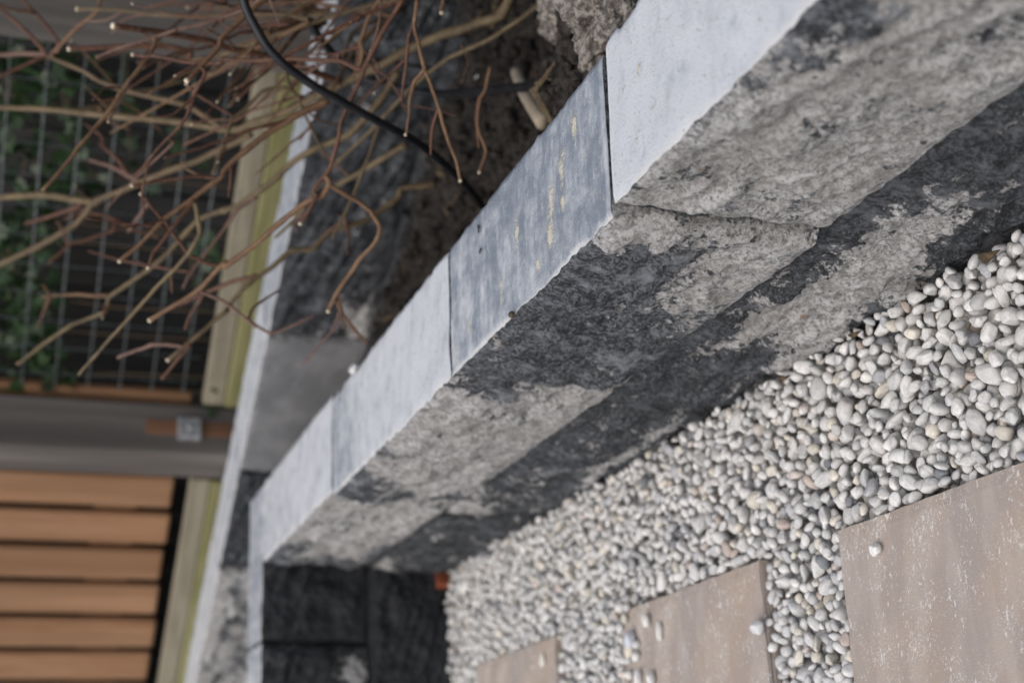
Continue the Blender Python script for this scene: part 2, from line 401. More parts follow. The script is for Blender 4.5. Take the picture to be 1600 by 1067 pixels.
front = tag(empty('garden_wall', (0, 0, 0)), 'low two-course wall of grey and black split stone blocks beside the gravel', 'wall')
LICH = [(.291-.02*k, y, rx, ry) for k, y, rx, ry in ((0, .09, .006, .010), (1.2, .072, .006, .012), (2.4, .055, .007, .014), (1.3, .047, .004, .010), (2.6, .034, .007, .012), (6, .062, .004, .011), (4, .02, .004, .008), (8, .03, .003, .012), (12, .03, .004, .006), (14, .02, .003, .006))]
place_block(front, 1.25, 1.70, 0, 11, out=.0035, base=.06, blobs=[(.25, -.006, .12, .016, .8), (.02, -.10, .03, .05, .2)], pale=.88, palegrad=-.15, lichen=[(.05, .07, .003, .004)])
place_block(front, .902, 1.2478, 0, 12, out=-.0025, base=.98, blobs=[(.255, -.125, .075, .05, -1.0), (.345, -.08, .03, .06, -.6), (.33, -.012, .03, .02, -.5), (.03, -.15, .05, .02, -.5), (.10, -.05, .07, .012, -.25)],
    palefn=lambda u, v: .22+.25*(u > .97)+.18*np.exp(-((u-.1)/.1)**2)+.15*(1-v), lichen=LICH, amp=.0085)
place_block(front, .444, .902, 0, 13, base=.08, blobs=[(.02, -.012, .10, .035, 1.0), (.01, -.10, .03, .05, .6), (.445, -.02, .012, .06, .8), (.10, -.155, .05, .012, .5)],
    palefn=lambda u, v: .88-.55*np.exp(-((u-.03)/.22)**2)*(1-.3*v))
place_block(front, 0, .444, 0, 14, base=.12, blobs=[(-.01, -.05, .09, .10, 1.0), (.10, -.02, .10, .02, .5), (.06, -.15, .16, .016, .9)], palefn=lambda u, v: .66+.18*u)
place_block(front, .8375, 1.50, 1, 15, tone=.5, out=.0055, base=1.0, blobs=[(.30, -.07, .10, .05, -1.1), (.42, -.05, .07, .03, -.7), (.20, -.06, .06, .025, -.4), (.14, -.105, .14, .012, -.8), (.62, -.10, .06, .03, -.4)], amp=.009)
place_block(front, .3695, .831, 1, 16, tone=.45, out=.001, base=1.0, blobs=[(.30, -.10, .16, .012, -.6), (.05, -.02, .07, .03, -1.0), (.36, -.09, .1, .02, -.3), (.02, -.11, .03, .04, .3)], amp=.0085)
place_block(front, 0, .363, 1, 17, tone=.5, out=-.003, base=.95, blobs=[(.05, -.02, .06, .02, -.5), (.25, -.03, .06, .02, -.4)], amp=.0085)
place_block(front, 1.70, 2.16, 0, 18, base=.4, pale=.7); place_block(front, 2.16, 2.62, 0, 19, base=.6, pale=.5)
place_block(front, 1.50, 1.96, 1, 20, base=.8); place_block(front, 1.96, 2.42, 1, 21, base=.6)
# return wall: front faces +x, starts at the corner and runs towards -y
RM = Matrix.Rotation(math.radians(90), 4, 'Z')
ret = tag(empty('return_wall', (-.0015, .0, 0), math.radians(90)), 'dark return wall meeting the far end of the front wall at a right angle', 'wall')
def pr(s0, s1, c, seed, **kw): place_block(ret, s0, s1, c, seed, **kw)
pr(-.105, .1145, 0, 31, tone=1.0, base=1.6, pale=.38); pr(-.56, -.105, 0, 32, tone=1.0, base=1.2, blobs=[(.42, -.125, .035, .03, -.9), (.44, -.03, .03, .03, -.3)], pale=.5)
pr(-1.0, -.56, 0, 33, base=.5, pale=.6)
pr(-.33, .1145, 1, 34, tone=1.0, base=1.4, pale=.4); pr(-.8, -.33, 1, 35, tone=.9, base=1.2, pale=.4)
# back wall: diagonal behind the bed
B0 = on_z(418, 525, 0.0); BA = math.radians(32.02); bd = np.array([math.cos(BA), math.sin(BA), 0.0]); bn = np.array([bd[1], -bd[0], 0.0])
back = tag(empty('back_wall', (B0[0], B0[1], 0), BA), 'diagonal split stone wall behind the planting bed, below the fence', 'wall')
def pb(s0, s1, c, seed, **kw): place_block(back, s0, s1, c, seed, **kw)
pb(0, .46, 0, 41, tone=.55, base=1.1, blobs=[(.03, -.13, .05, .05, -.7)], pale=.45); pb(.46, .92, 0, 42, tone=.55, base=1.0, pale=.5); pb(.92, 1.4, 0, 43, base=.6, pale=.5)
pb(-.28, 0, 0, 44, facemat='smooth', base=-.2, amp=.0006, pale=.66); pb(-.50, -.28, 0, 45, tone=.7, base=1.4, pale=.6); pb(-.96, -.50, 0, 46, base=.36, pale=.62); pb(-1.42, -.96, 0, 47, base=.5, pale=.6)
pb(-.16, .24, 1, 48, base=1.2, tone=.7); pb(.24, .70, 1, 49, base=1.2, tone=.7); pb(.70, 1.2, 1, 50, base=1.2, tone=.7); pb(-.6, -.16, 1, 51, base=.7); pb(-1.1, -.6, 1, 52, base=.7)

# ------------------------------------------------------------------ stepping slabs
GZ = -.2635
SLAB_Y = -.149; SLAB_TOP = -.2615
SLABS = [(1.047, 1.347, 'nearest beige slab set in the gravel, flecked with white'), (.620, .920, 'middle beige slab in the gravel, pebbles strewn over its far end'), (.130, .430, 'farthest beige slab, mostly hidden by the gravel around it')]
for x0, x1, lab in SLABS:
    bm = box_vf(0, x1-x0, -.30, 0, -.045, 0)
    bmesh.ops.subdivide_edges(bm, edges=bm.edges[:], cuts=30, use_grid_fill=True)
    for v in bm.verts:                                     # slightly worn and chipped rim
        x, y, z = v.co; e_ = min(x, x1-x0-x, -y, y+.30)
        if e_ < 1e-4:
            n_ = random.random(); c_ = .0004+.0012*n_**3
            v.co.x += c_ if x < 1e-4 else (-c_ if x > x1-x0-1e-4 else 0); v.co.y += -c_ if y > -1e-4 else (c_ if y < -.30+1e-4 else 0)
            if z > -1e-4: v.co.z -= .0006+.0012*random.random()**2
    o = link('paving_slab', bm_mesh('paving_slab', bm, M['slab']), None, Matrix.Translation((x0, SLAB_Y, SLAB_TOP)))
    tag(o, lab, 'paving slab', 'stepping slabs in the gravel')

# ------------------------------------------------------------------ gravel: pebbles dropped one by one onto a height field
PAL = [((.78, .77, .735), 30), ((.72, .715, .685), 26), ((.63, .63, .615), 15), ((.84, .825, .785), 17), ((.50, .505, .51), 4), ((.78, .73, .62), 8), ((.62, .52, .45), 1), ((.74, .66, .59), 1.5), ((.23, .24, .255), 1.5)]
PC = np.array([p for p, _ in PAL])*.88; PW = np.array([q for _, q in PAL], float); PW /= PW.sum()
def ico(sub):
    bm = bmesh.new(); bmesh.ops.create_icosphere(bm, subdivisions=sub, radius=1.0)
    V = np.array([v.co[:] for v in bm.verts]); Fc = np.array([[v.index for v in f.verts] for f in bm.faces]); bm.free(); return V, Fc
def pebble_shapes(sub, n):
    V, Fc = ico(sub); out = []
    for k in range(n):
        a = .22+.16*((k*7) % 5)/4
        d = 1+a*2.2*(fbm(V[:, 0]*1.1+k*5, V[:, 1]*1.1, V[:, 2]*1.1, 100+k, 2)-.5)
        r = np.random.default_rng(500+k)
        W = V*d[:, None]
        for q in range(6):                                 # worn facets
            nrm = r.normal(size=3); nrm /= np.linalg.norm(nrm); h = r.uniform(.6, .92); e = np.maximum(W@nrm-h, 0); W = W-nrm*(e*.92)[:, None]
        out.append(W/ (np.abs(W).max(0)))
    return out, Fc
NSH = 24
SH2, F2_ = pebble_shapes(2, NSH); SH3, F3_ = pebble_shapes(3, NSH)
GX0, GX1, GY0, GY1, RES = -.004, 1.56, -.46, .004, .0013
nxg, nyg = int((GX1-GX0)/RES), int((GY1-GY0)/RES)
HM = np.full((nxg, nyg), -.293)
gx = GX0+(np.arange(nxg)+.5)*RES; gy = GY0+(np.arange(nyg)+.5)*RES
for x0, x1, _ in SLABS:
    HM[np.ix_((gx > x0) & (gx < x1), (gy > SLAB_Y-.30) & (gy < SLAB_Y))] = SLAB_TOP
def rand_rot(flat):
    q = RNG.normal(size=4); q /= np.linalg.norm(q); a, b, c, d = q
    R = np.array([[1-2*(c*c+d*d), 2*(b*c-a*d), 2*(b*d+a*c)], [2*(b*c+a*d), 1-2*(b*b+d*d), 2*(c*d-a*b)], [2*(b*d-a*c), 2*(c*d+a*b), 1-2*(b*b+c*c)]])
    if RNG.random() < flat:
        t = RNG.uniform(0, 2*math.pi); tl = RNG.normal()*.35; ta = RNG.uniform(0, 2*math.pi)
        Rz = np.array([[math.cos(t), -math.sin(t), 0], [math.sin(t), math.cos(t), 0], [0, 0, 1]])
        R = np.array(Matrix.Rotation(tl, 3, Vector((math.cos(ta), math.sin(ta), 0))))@Rz
    return R
PEB = []                                                   # (pos, R, radii, shape, colour)
def try_pebble(cands, dims, R, zmax, free=False):
    A = R@np.diag(1/dims**2)@R.T
    ext = math.sqrt(np.linalg.inv(A)[0, 0]), math.sqrt(np.linalg.inv(A)[1, 1])
    kx, ky = int(ext[0]/RES)+1, int(ext[1]/RES)+1
    ox = (np.arange(-kx, kx+1))*RES; oy = (np.arange(-ky, ky+1))*RES
    OX, OY = np.meshgrid(ox, oy, indexing='ij')
    a = A[2, 2]; b = 2*(A[0, 2]*OX+A[1, 2]*OY); c = A[0, 0]*OX**2+2*A[0, 1]*OX*OY+A[1, 1]*OY**2-1
    disc = b*b-4*a*c; ok = disc > 0; sq = np.sqrt(np.where(ok, disc, 0))
    lo = np.where(ok, (-b-sq)/(2*a), 1e9); hi = np.where(ok, (-b+sq)/(2*a), -1e9)
    best = None
    for (px, py) in cands:
        i, j = int((px-GX0)/RES), int((py-GY0)/RES)
        if i-kx < 0 or j-ky < 0 or i+kx+1 > nxg or j+ky+1 > nyg: continue
        W = HM[i-kx:i+kx+1, j-ky:j+ky+1]
        z = np.max(np.where(ok, W-lo, -1e9))
        if best is None or z < best[0]: best = (z, i, j)
    if best is None: return None
    z, i, j = best
    if z > zmax: return None
    W = HM[i-kx:i+kx+1, j-ky:j+ky+1]; np.maximum(W, np.where(ok, z+hi, -1e9), out=W)
    return np.array([gx[i], gy[j], z-.0004])
fails = 0; tries = 0
while tries < 26000 and fails < 900:
    tries += 1
    s = np.clip(RNG.lognormal(math.log(.0053), .20), .0036, .0080)
    dims = np.array([s*RNG.uniform(1.0, 1.6), s*RNG.uniform(.8, 1.1), s*RNG.uniform(.55, .95)])
    R = rand_rot(.15); cands = np.stack([RNG.uniform(GX0, GX1, 9), RNG.uniform(GY0, GY1, 9)], 1)
    p = try_pebble(cands, dims, R, GZ-.0012+.0012*math.sin(tries))
    if p is None: fails += 1; continue
    fails = 0 if RNG.random() < .5 else fails
    PEB.append((p, R, dims, int(RNG.integers(NSH)), PC[RNG.choice(len(PC), p=PW)]*RNG.uniform(.86, 1.12)))
# a second pass leaves single pebbles riding on top and spilling over the far end of the middle slab
for _ in range(2600):
    s = np.clip(RNG.lognormal(math.log(.0050), .24), .0032, .0085); dims = np.array([s*RNG.uniform(1.0, 1.4), s*RNG.uniform(.85, 1.1), s*RNG.uniform(.6, .9)])
    c = [(RNG.uniform(GX0, GX1), RNG.uniform(GY0, GY1))]
    x, y = c[0]
    if any(x0-.004 < x < x1+.004 and y < SLAB_Y+.003 for x0, x1, _ in SLABS): continue
    R = rand_rot(.35); p = try_pebble(c, dims, R, GZ+.0020)
    if p is not None: PEB.append((p, R, dims, int(RNG.integers(NSH)), PC[RNG.choice(len(PC), p=PW)]*RNG.uniform(.9, 1.12)))
for _ in range(240):
    s = np.clip(RNG.lognormal(math.log(.0048), .2), .0034, .0075); dims = np.array([s*RNG.uniform(1.0, 1.4), s, s*RNG.uniform(.6, .9)])
    p = try_pebble([(.615+abs(RNG.normal())*.020, RNG.uniform(-.30, SLAB_Y+.005))], dims, np.eye(3), GZ+.0085)
    if p is not None: PEB.append((p, np.eye(3), dims, int(RNG.integers(NSH)), PC[RNG.choice(len(PC), p=PW)]))
print('pebbles', len(PEB))

gb = mesh_from('gravel_bed', [(-.06, -1.6, -.296), (3.2, -1.6, -.296), (3.2, .06, -.296), (-.06, .06, -.296)], [(0, 1, 2, 3)], False, [M['earth']])
bed = tag(link('gravel_bed', gb), 'bed of small rounded grey and white pebbles along the wall', kind='structure')
# the 300 pebbles that show largest are single objects
P = np.array([p[0] for p in PEB]); D3 = np.array([p[2] for p in PEB]); pj = project(P)
ii = ((P[:, 0]-GX0)/RES).astype(int); jj = ((P[:, 1]-GY0)/RES).astype(int)
exposed = HM[ii, jj] < P[:, 2]+D3[:, 2]*1.25+.001
inf = (pj[:, 0] > 4) & (pj[:, 0] < 1596) & (pj[:, 1] > 4) & (pj[:, 1] < 1063)
score = np.where(inf & exposed, D3.max(1)*np.sqrt(D3[:, 1]/D3[:, 0])/pj[:, 2], 0)
order = np.argsort(-score); single = set(order[:300].tolist())
sh_me = []
for k in range(NSH): sh_me.append(mesh_from('pebble', SH3[k], F3_, True, [M['peb1']]))
def place_pebble(name, p, R, d, k, col, parent=None):
    o = bpy.data.objects.new(name, sh_me[k]); COL.objects.link(o)
    if parent is not None: o.parent = parent
    m = Matrix.Identity(4); RS = R@np.diag(d)
    for a in range(3):
        for b in range(3): m[a][b] = RS[a, b]
        m[a][3] = p[a]
    o.matrix_local = m; o.color = (*[float(c) for c in col], 1); return o
for q in single:
    p, R, d, k, col = PEB[q]; place_pebble('pebble', p, R, d, k, col, bed)
rest = [q for q in range(len(PEB)) if q not in single]
nv = len(SH2[0]); VV = np.empty((len(rest)*nv, 3), np.float32); FF = np.empty((len(rest)*len(F2_), 3), np.int32); CC = np.ones((len(rest)*nv, 4), np.float32)
for a, q in enumerate(rest):
    p, R, d, k, col = PEB[q]
    VV[a*nv:(a+1)*nv] = (SH2[k]*d)@R.T+p; FF[a*len(F2_):(a+1)*len(F2_)] = F2_+a*nv; CC[a*nv:(a+1)*nv, :3] = col
o = link('pebbles', mesh_from('pebbles', VV, FF, True, [M['pebN']], None, dict(tint=('FLOAT_COLOR', CC))), bed); o['kind'] = 'stuff'

# ------------------------------------------------------------------ loose pebbles on the slabs
LOOSE = [(1376, 858, .0058, (1.0, .95, .85), 3, (.84, .83, .79), 'single round white pebble lying alone on the nearest slab'),
 (1016, 970, .0062, (.85, 1.2, .8), 5, (.78, .76, .71), 'round pale pebble on the middle slab, nearest its wall-side edge'),
 (1036, 986, .0068, (.6, 1.45, .6), 8, (.76, .74, .69), 'elongated grey pebble lying on the middle slab, farthest in from the spilled gravel'),
 (992, 998, .0075, (.9, 1.2, .8), 2, (.60, .63, .68), 'bluish grey pebble at the edge of the spill on the middle slab'),
 (988, 1015, .0065, (.9, 1.2, .7), 9, (.78, .71, .57), 'cream pebble beside the bluish pebble on the middle slab'),
 (1024, 1060, .0065, (.8, 1.25, .8), 11, (.80, .79, .76), 'whitish pebble on the middle slab at the edge of the photo'),
 (1003, 1058, .006, (.7, 1.3, .7), 14, (.74, .74, .72), 'narrow grey pebble on the middle slab between two others at the photo edge'),
 (852, 1032, .0062, (.6, 1.5, .6), 16, (.80, .77, .70), 'slim pale pebble lying on the farthest slab'),
 (1193, 980, .007, (1, .95, .85), 18, (.68, .68, .67), 'round grey pebble resting on the near rim of the middle slab')]
for x, y, s, pr_, k, col, lab in LOOSE:
    c = on_z(x, y, SLAB_TOP); d = np.array(pr_)*s
    o = place_pebble('loose_pebble', np.array([c[0], c[1], SLAB_TOP+d[2]*.97]), np.eye(3), d, k, col)
    tag(o, lab, 'pebble', 'loose pebbles on the slabs')

# ------------------------------------------------------------------ soil in the planting bed
def soil_z(X, Y):
    z = -.155+.05*(fbm(X*5, Y*5, 1, 201, 3)-.5)+.05*(fbm(X*22, Y*22, 2, 202, 4)-.5)+.018*(fbm(X*80, Y*80, 2, 205, 3)-.5)
    z = z+.075*np.exp(-((X-1.02)/.16)**2-((Y-.27)/.12)**2)
    z = z-.06*np.exp(-((X-.80)/.10)**2-((Y-.36)/.07)**2)
    return z
xs = np.linspace(-1.4, 2.2, 330); ys = np.linspace(-.9, 1.5, 220)
X, Y = np.meshgrid(xs, ys, indexing='ij'); Zs = soil_z(X, Y)
sd_ = (X-B0[0])*bn[0]+(Y-B0[1])*bn[1]              # distance in front of the back wall's face
Zs = np.where(sd_ < -.06, np.minimum(Zs, -.10), Zs)
keep = (((X > -.07) & (Y > .05)) | (X < -.05)) & (sd_ > -1.0)
i, j = np.meshgrid(np.arange(len(xs)-1), np.arange(len(ys)-1), indexing='ij'); b = len(ys)
Fq = np.stack([i*b+j, (i+1)*b+j, (i+1)*b+j+1, i*b+j+1], -1).reshape(-1, 4)
kf = keep.ravel()[Fq].all(1)
soil = tag(link('soil', mesh_from('soil', np.stack([X, Y, Zs], -1).reshape(-1, 3), Fq[kf], True, [M['soil']])), kind='structure')
V1, F1i = ico(1); V1b, F1b = ico(2)
vv, ff, n0 = [], [], 0
for _ in range(5200):
    x, y = RNG.uniform(-.10, 1.45), RNG.uniform(.125, .95)
    if (x-B0[0])*bn[0]+(y-B0[1])*bn[1] < .004: continue
    s = RNG.lognormal(math.log(.0045), .5)
    if s > .016: continue
    W = V1*(1+.5*(RNG.random((len(V1), 1))-.5))*s*RNG.uniform(.6, 1.3, 3); R = rand_rot(0)
    vv.append(W@R.T+np.array([x, y, soil_z(np.array(x), np.array(y))+s*.3])); ff.append(F1i+n0); n0 += len(V1)
o = link('soil_crumbs', mesh_from('soil_crumbs', np.vstack(vv), np.vstack(ff), True, [M['soil']]), soil); o['kind'] = 'stuff'
vv, ff, n0 = [], [], 0                              # bits of bark, straw and dead leaf on the soil
for _ in range(170):
    x, y = RNG.uniform(-.05, 1.35), RNG.uniform(.13, .8)
    if (x-B0[0])*bn[0]+(y-B0[1])*bn[1] < .01: continue
    L_, w_ = RNG.uniform(.006, .03), RNG.uniform(.0012, .004); a = RNG.uniform(0, 6.28); tl = RNG.normal()*.3
    c = np.array([x, y, soil_z(np.array(x), np.array(y))+.006]); d1 = np.array([math.cos(a), math.sin(a), tl])*L_; d2 = np.array([-math.sin(a), math.cos(a), RNG.normal()*.4])*w_; up = np.array([0, 0, .0012])
    q = [c-d1-d2, c+d1-d2*.4, c+d1+d2*.4, c-d1+d2]; vv += q+[t+up for t in q]
    ff += [(n0+a_, n0+b_, n0+c_, n0+d_) for a_, b_, c_, d_ in ((0, 3, 2, 1), (4, 5, 6, 7), (0, 1, 5, 4), (1, 2, 6, 5), (2, 3, 7, 6), (3, 0, 4, 7))]; n0 += 8
o = link('leaf_litter', mesh_from('leaf_litter', np.array(vv), np.array(ff), False, [M['dead']]), soil); o['kind'] = 'stuff'
def lump(name, c, r, seed, mat, label, cat, group=None, rough=.5, sub=4, sq=(1, 1, .8)):
    V, Fc = ico(sub)
    d = 1+rough*2*(fbm(V[:, 0]*1.6+seed, V[:, 1]*1.6, V[:, 2]*1.6, seed, 4)-.5)+rough*.5*(fbm(V[:, 0]*7, V[:, 1]*7, V[:, 2]*7, seed+4, 2)-.5)
    o = link(name, mesh_from(name, V*d[:, None]*r*np.array(sq), Fc, True, [mat]), None, Matrix.Translation([float(q) for q in c]))
    return tag(o, label, cat, group)
for q, (x, y, z, r, lab) in enumerate([(945, 12, -.075, .045, 'big pale dry clod of earth pressed against the wall'), (925, 62, -.10, .016, 'small pale clod of earth beside the big dry clod'), (968, 40, -.07, .022, 'grey crumbly clod just behind the nearest wall joint'), (890, 8, -.10, .030, 'pale dry clod at the top of the photo between the shrub and the big clod'), (862, 40, -.13, .014, 'small greyish clod of earth nearest the shrub base')]):
    c = on_z(x, y, z); c[1] = max(c[1], .125+r); lump('soil_clod', c, r, 60+q, M['clod'], lab, 'clod', 'dry clods in the bed', .85, 5)
for q, (x, y, r, lab) in enumerate([(922, 62, .006, 'tiny white pebble in the soil by the wall'), (700, 118, .006, 'tiny white pebble in the soil among the stems'), (805, 178, .005, 'tiny white stone beside the pale stick'), (705, 288, .005, 'tiny white stone under the black hose')]):
    c = on_z(x, y, -.13); c[2] = float(soil_z(c[0], c[1]))+r*.8
    lump('soil_stone', c, r, 80+q, M['mortar'], lab, 'stone', 'small stones in the soil', .25, 2)
# pale stick pushed into the soil
a_, b_ = on_z(806, 112, -.135), on_z(848, 192, -.115); P_ = catmull([a_, (a_+b_)/2+np.array([.002, .003, .006]), b_], 5)
V_, F_ = tube_vf(P_, np.linspace(.0058, .0075, len(P_)), 10)
tag(link('stick', mesh_from('stick', V_, F_, True, [M['stake']])), 'short pale stick lying on the soil behind the wall', 'stick')

# ------------------------------------------------------------------ small things on and beside the wall
c = on_z(545, 572, 0.004); lump('mortar_lump', (c[0], c[1]-.003, -.001), .006, 91, M['mortar'], 'white mortar lump on the back edge of the wall top', 'mortar', None, .6, 4, (1.5, .9, .6))
c = on_z(802, 496, 0.0); lump('crumb', (c[0], c[1]+.002, .0015), .003, 92, M['dead'], 'small tan crumb on the front edge of the wall top', 'crumb', None, .4, 2)
for x, y, pts, lab in [(750, 358, [(-.003, .004), (0, .001), (.002, -.004)], 'tiny forked dark twig bit lying on the bluish block top'), (752, 393, [(.0015, .0022), (.0005, 0), (.0012, -.002)], 'tiny curled dark seed husk on the bluish block top')]:
    c = on_z(x, y, .001); P_ = catmull([np.array([c[0]+a, c[1]+b, .0016+.0006*q]) for q, (a, b) in enumerate(pts)], 4)
    V_, F_ = tube_vf(P_, np.linspace(.0009, .0007, len(P_)), 6); vs, fs = list(V_), list(F_)
    if 'forked' in lab:
        P2 = catmull([P_[4], P_[4]+np.array([.002, .0005, .0008]), P_[4]+np.array([.0042, -.0005, .0006])], 4); V2, F2x = tube_vf(P2, np.linspace(.0008, .0005, len(P2)), 6)
        fs += [tuple(i_+len(vs) for i_ in f) for f in F2x]; vs += V2
    tag(link('plant_debris', mesh_from('plant_debris', vs, fs, True, [M['seed']])), lab, 'debris', 'bits on the wall top')
c = on_z(694, 905, -.262)
bm = box_vf(-.007, .007, -.011, .011, -.010, .008, .002)
for v in bm.verts: v.co *= 1+.12*(random.random()-.5)
o = link('brick_fragment', bm_mesh('brick_fragment', bm, M['brick']), None, Matrix.Translation((float(c[0])+.008, float(c[1])-.002, -.256)) @ Matrix.Rotation(.4, 4, 'Z'))
tag(o, 'small orange-red brick fragment in the corner where the two walls meet', 'brick')
for x, y, s, lab in [(1226, 545, .009, 'brown dead leaf wedged at the wall foot, farther from the viewer'), (1552, 398, .010, 'olive dead leaf wedged at the wall foot, closest to the viewer'), (1340, 497, .007, 'small brown dead leaf wedged at the wall foot, middle of three')]:
    c = on_z(x, y, GZ+.003); vs = []
    for k in range(7):
        t = k/6; wv = s*.38*math.sin(math.pi*min(1, t*.95+.03)); zz = .006*math.sin(t*3)
        vs += [(t*s*2-s, -wv, zz+.002), (t*s*2-s, 0, zz), (t*s*2-s, wv, zz+.003)]
    fs = []
    for k in range(6): fs += [(3*k, 3*k+3, 3*k+4, 3*k+1), (3*k+1, 3*k+4, 3*k+5, 3*k+2)]
    n_ = len(vs); vs += [(a, b_, z-.0008) for a, b_, z in vs]; fs += [tuple(q+n_ for q in f[::-1]) for f in fs]
    o = link('dead_leaf', mesh_from('dead_leaf', vs, fs, True, [M['dead']]), None, Matrix.Translation((float(c[0]), -.010, float(c[2])+.001)) @ Matrix.Rotation(random.uniform(-.3, .3), 4, 'Z') @ Matrix.Rotation(.5, 4, 'X'))
    tag(o, lab, 'leaf', 'dead leaves at the wall foot')

# ------------------------------------------------------------------ fence behind the back wall
FA = math.radians(38.0); fd = np.array([math.cos(FA), math.sin(FA), 0.0]); fn = np.array([fd[1], -fd[0], 0.0])
FO = B0-bn*.20; FO[2] = 0
def fs_at(x, y, off=0.0):
    """along-fence coordinate and height where the pixel's ray meets the fence plane set back by off"""
    p = on_plane(x, y, FO-fn*off, fn); return float((p-FO)@fd), float(p[2])
FM = lambda s, o, z: Matrix.Translation((s, o, z))
def fence_thing(name, label, cat, group=None): return tag(empty(name, FO, FA), label, cat, group)
def piece(name, parent, s0, s1, o0, o1, z0, z1, mat, bev=.002, rz=0.0):
    bm = box_vf(-(s1-s0)/2, (s1-s0)/2, -(o1-o0)/2, (o1-o0)/2, z0-(z0+z1)/2, z1-(z0+z1)/2, bev)
    return link(name, bm_mesh(name, bm, mat), parent, FM((s0+s1)/2, (o0+o1)/2, (z0+z1)/2) @ Matrix.Rotation(rz, 4, 'Z'))
POST0, POST1 = fs_at(345, 747)[0], fs_at(345, 636)[0]
TOPZ = 1.25
# orange plank panel left of the post (local y grows away from the viewer)
pan = fence_thing('plank_fence', 'fence panel of upright orange wooden planks left of the grey post', 'fence')
gaps = [fs_at(60, y, .04)[0] for y in (793, 851, 908, 963, 1016)]
pitch = (gaps[0]-gaps[-1])/4; PLZ = fs_at(262, 850, .04)[1]
k = 0; s1 = gaps[0]+pitch
while k < 24:
    s0 = gaps[k] if k < len(gaps) else s1-pitch
    piece('plank', pan, s0+.008, s1-.008, .04, .058, PLZ+random.uniform(-.004, .004), TOPZ+random.uniform(-.004, .004), M['plank'], .0055); s1 = s0; k += 1
sl = s1
zr0, zr1 = fs_at(205, 850, .06)[1], fs_at(140, 850, .06)[1]
piece('rail', pan, sl, gaps[0]+pitch, .0585, .085, zr0, zr1, M['plank'], .003); piece('rail', pan, sl, gaps[0]+pitch, .0585, .085, .9, .96, M['plank'], .003)
back_b = fence_thing('dark_backing_fence', 'dark weathered fence of upright boards seen through the gaps and the wire mesh', 'fence')
s = -2.3
while s < 2.0:
    wd = .095; piece('plank', back_b, s, s+wd-.004, .20+random.uniform(0, .006), .222, -.2, TOPZ+.1, M['dark_wood'], .002); s += wd
# single plank to the right of the post
sr0, sr1 = fs_at(60, 634, .04)[0], fs_at(60, 602, .04)[0]
rp = fence_thing('fence_plank', 'single upright orange plank just right of the grey post', 'plank')
piece('face_board', rp, sr0-.03, sr1, .04, .058, fs_at(300, 620, .04)[1], TOPZ, M['plank'], .003)
piece('batten', rp, sr0-.03, sr0-.008, .0585, .08, fs_at(300, 620, .04)[1], TOPZ, M['plank'], .003)
# posts
def post(s, lab, zr=0.0, half=.045, bracket=True, mat='grey_wood'):
    t = fence_thing('fence_post', lab, 'post', 'grey fence posts')
    bm = box_vf(-half, half, -half, half, -.45, TOPZ+.06, .004); o = link('shaft', bm_mesh('shaft', bm, M[mat]), t, FM(s, 0, 0) @ Matrix.Rotation(zr, 4, 'Z'))
    if bracket:                                            # mesh clip with its bolt and rust stain on the right-hand face
        F = FM(s, 0, 0) @ Matrix.Rotation(zr, 4, 'Z')
        def side(name, y0, y1, z0, z1, th, mat, bev):
            bm = box_vf(0, th, y0, y1, z0, z1, bev); return link(name, bm_mesh(name, bm, mat), t, F @ Matrix.Translation((half-.0005, 0, 0)))
        bk = side('bracket', -.022, .016, .046, .084, .014, M['zinc'], .003)
        bm = bmesh.new(); bmesh.ops.create_cone(bm, cap_ends=True, segments=8, radius1=.006, radius2=.0045, depth=.006)
        link('bolt', bm_mesh('bolt', bm, M['zinc']), bk, Matrix.Translation((.017, -.003, .065)) @ Matrix.Rotation(math.pi/2, 4, 'Y'))
        side('stain_strip', -.012, .014, -.2, .135, .003, M['rust_wood'], .001)
    return t
sp = (POST0+POST1)/2
post(sp, 'grey weathered wooden fence post between the orange planks and the wire mesh', math.radians(-26))
sq = fs_at(120, 56)[0]
post(sq+.055, 'grey weathered board-like post at the far side of the wire mesh from the orange planks', 0, .05, False, 'dull_wood')
# kick boards
def kick(s0, s1, lab):
    t = fence_thing('kick_board', lab, 'board', 'kick boards along the fence foot')
    zt = fs_at(300, 752, .0)[1]; zt2 = fs_at(252, 1062)[1]; z = (zt+zt2)/2
    piece('lower_strip', t, s0, s1, -.006, .02, -.45, .012, M['algae'], .003); piece('upper_strip', t, s0, s1, -.002, .02, .013, z+.004, M['board'], .003)
kick(-2.2, POST0-.004, 'greenish stained kick board under the orange planks'); kick(POST1+.004, sq-.01, 'greenish stained kick board below the wire mesh'); kick(sq+.115, 1.6, 'pale kick board running on beyond the farther grey post')
# wire mesh
wm = fence_thing('wire_mesh', 'square galvanised wire mesh panel between the two grey posts', 'wire mesh')
def wire(p0, p1, r):
    L_ = (Vector(p1)-Vector(p0)).length; bm = bmesh.new(); bmesh.ops.create_cone(bm, cap_ends=True, segments=6, radius1=r, radius2=r, depth=L_)
    q = (Vector(p1)-Vector(p0)).to_track_quat('Z', 'Y').to_matrix().to_4x4()
    link('wire', bm_mesh('wire', bm, M['wire'], True), wm, Matrix.Translation((Vector(p0)+Vector(p1))/2) @ q)
m0, m1 = POST1+.015, sq+.03; z = .08
while z < TOPZ-.1:
    wire((m0, .012, z), (m1, .012, z), .0016); z += .05
s = m0+.02
while s < m1: wire((s, .0155, .06), (s, .0155, TOPZ-.1), .0016); s += .05

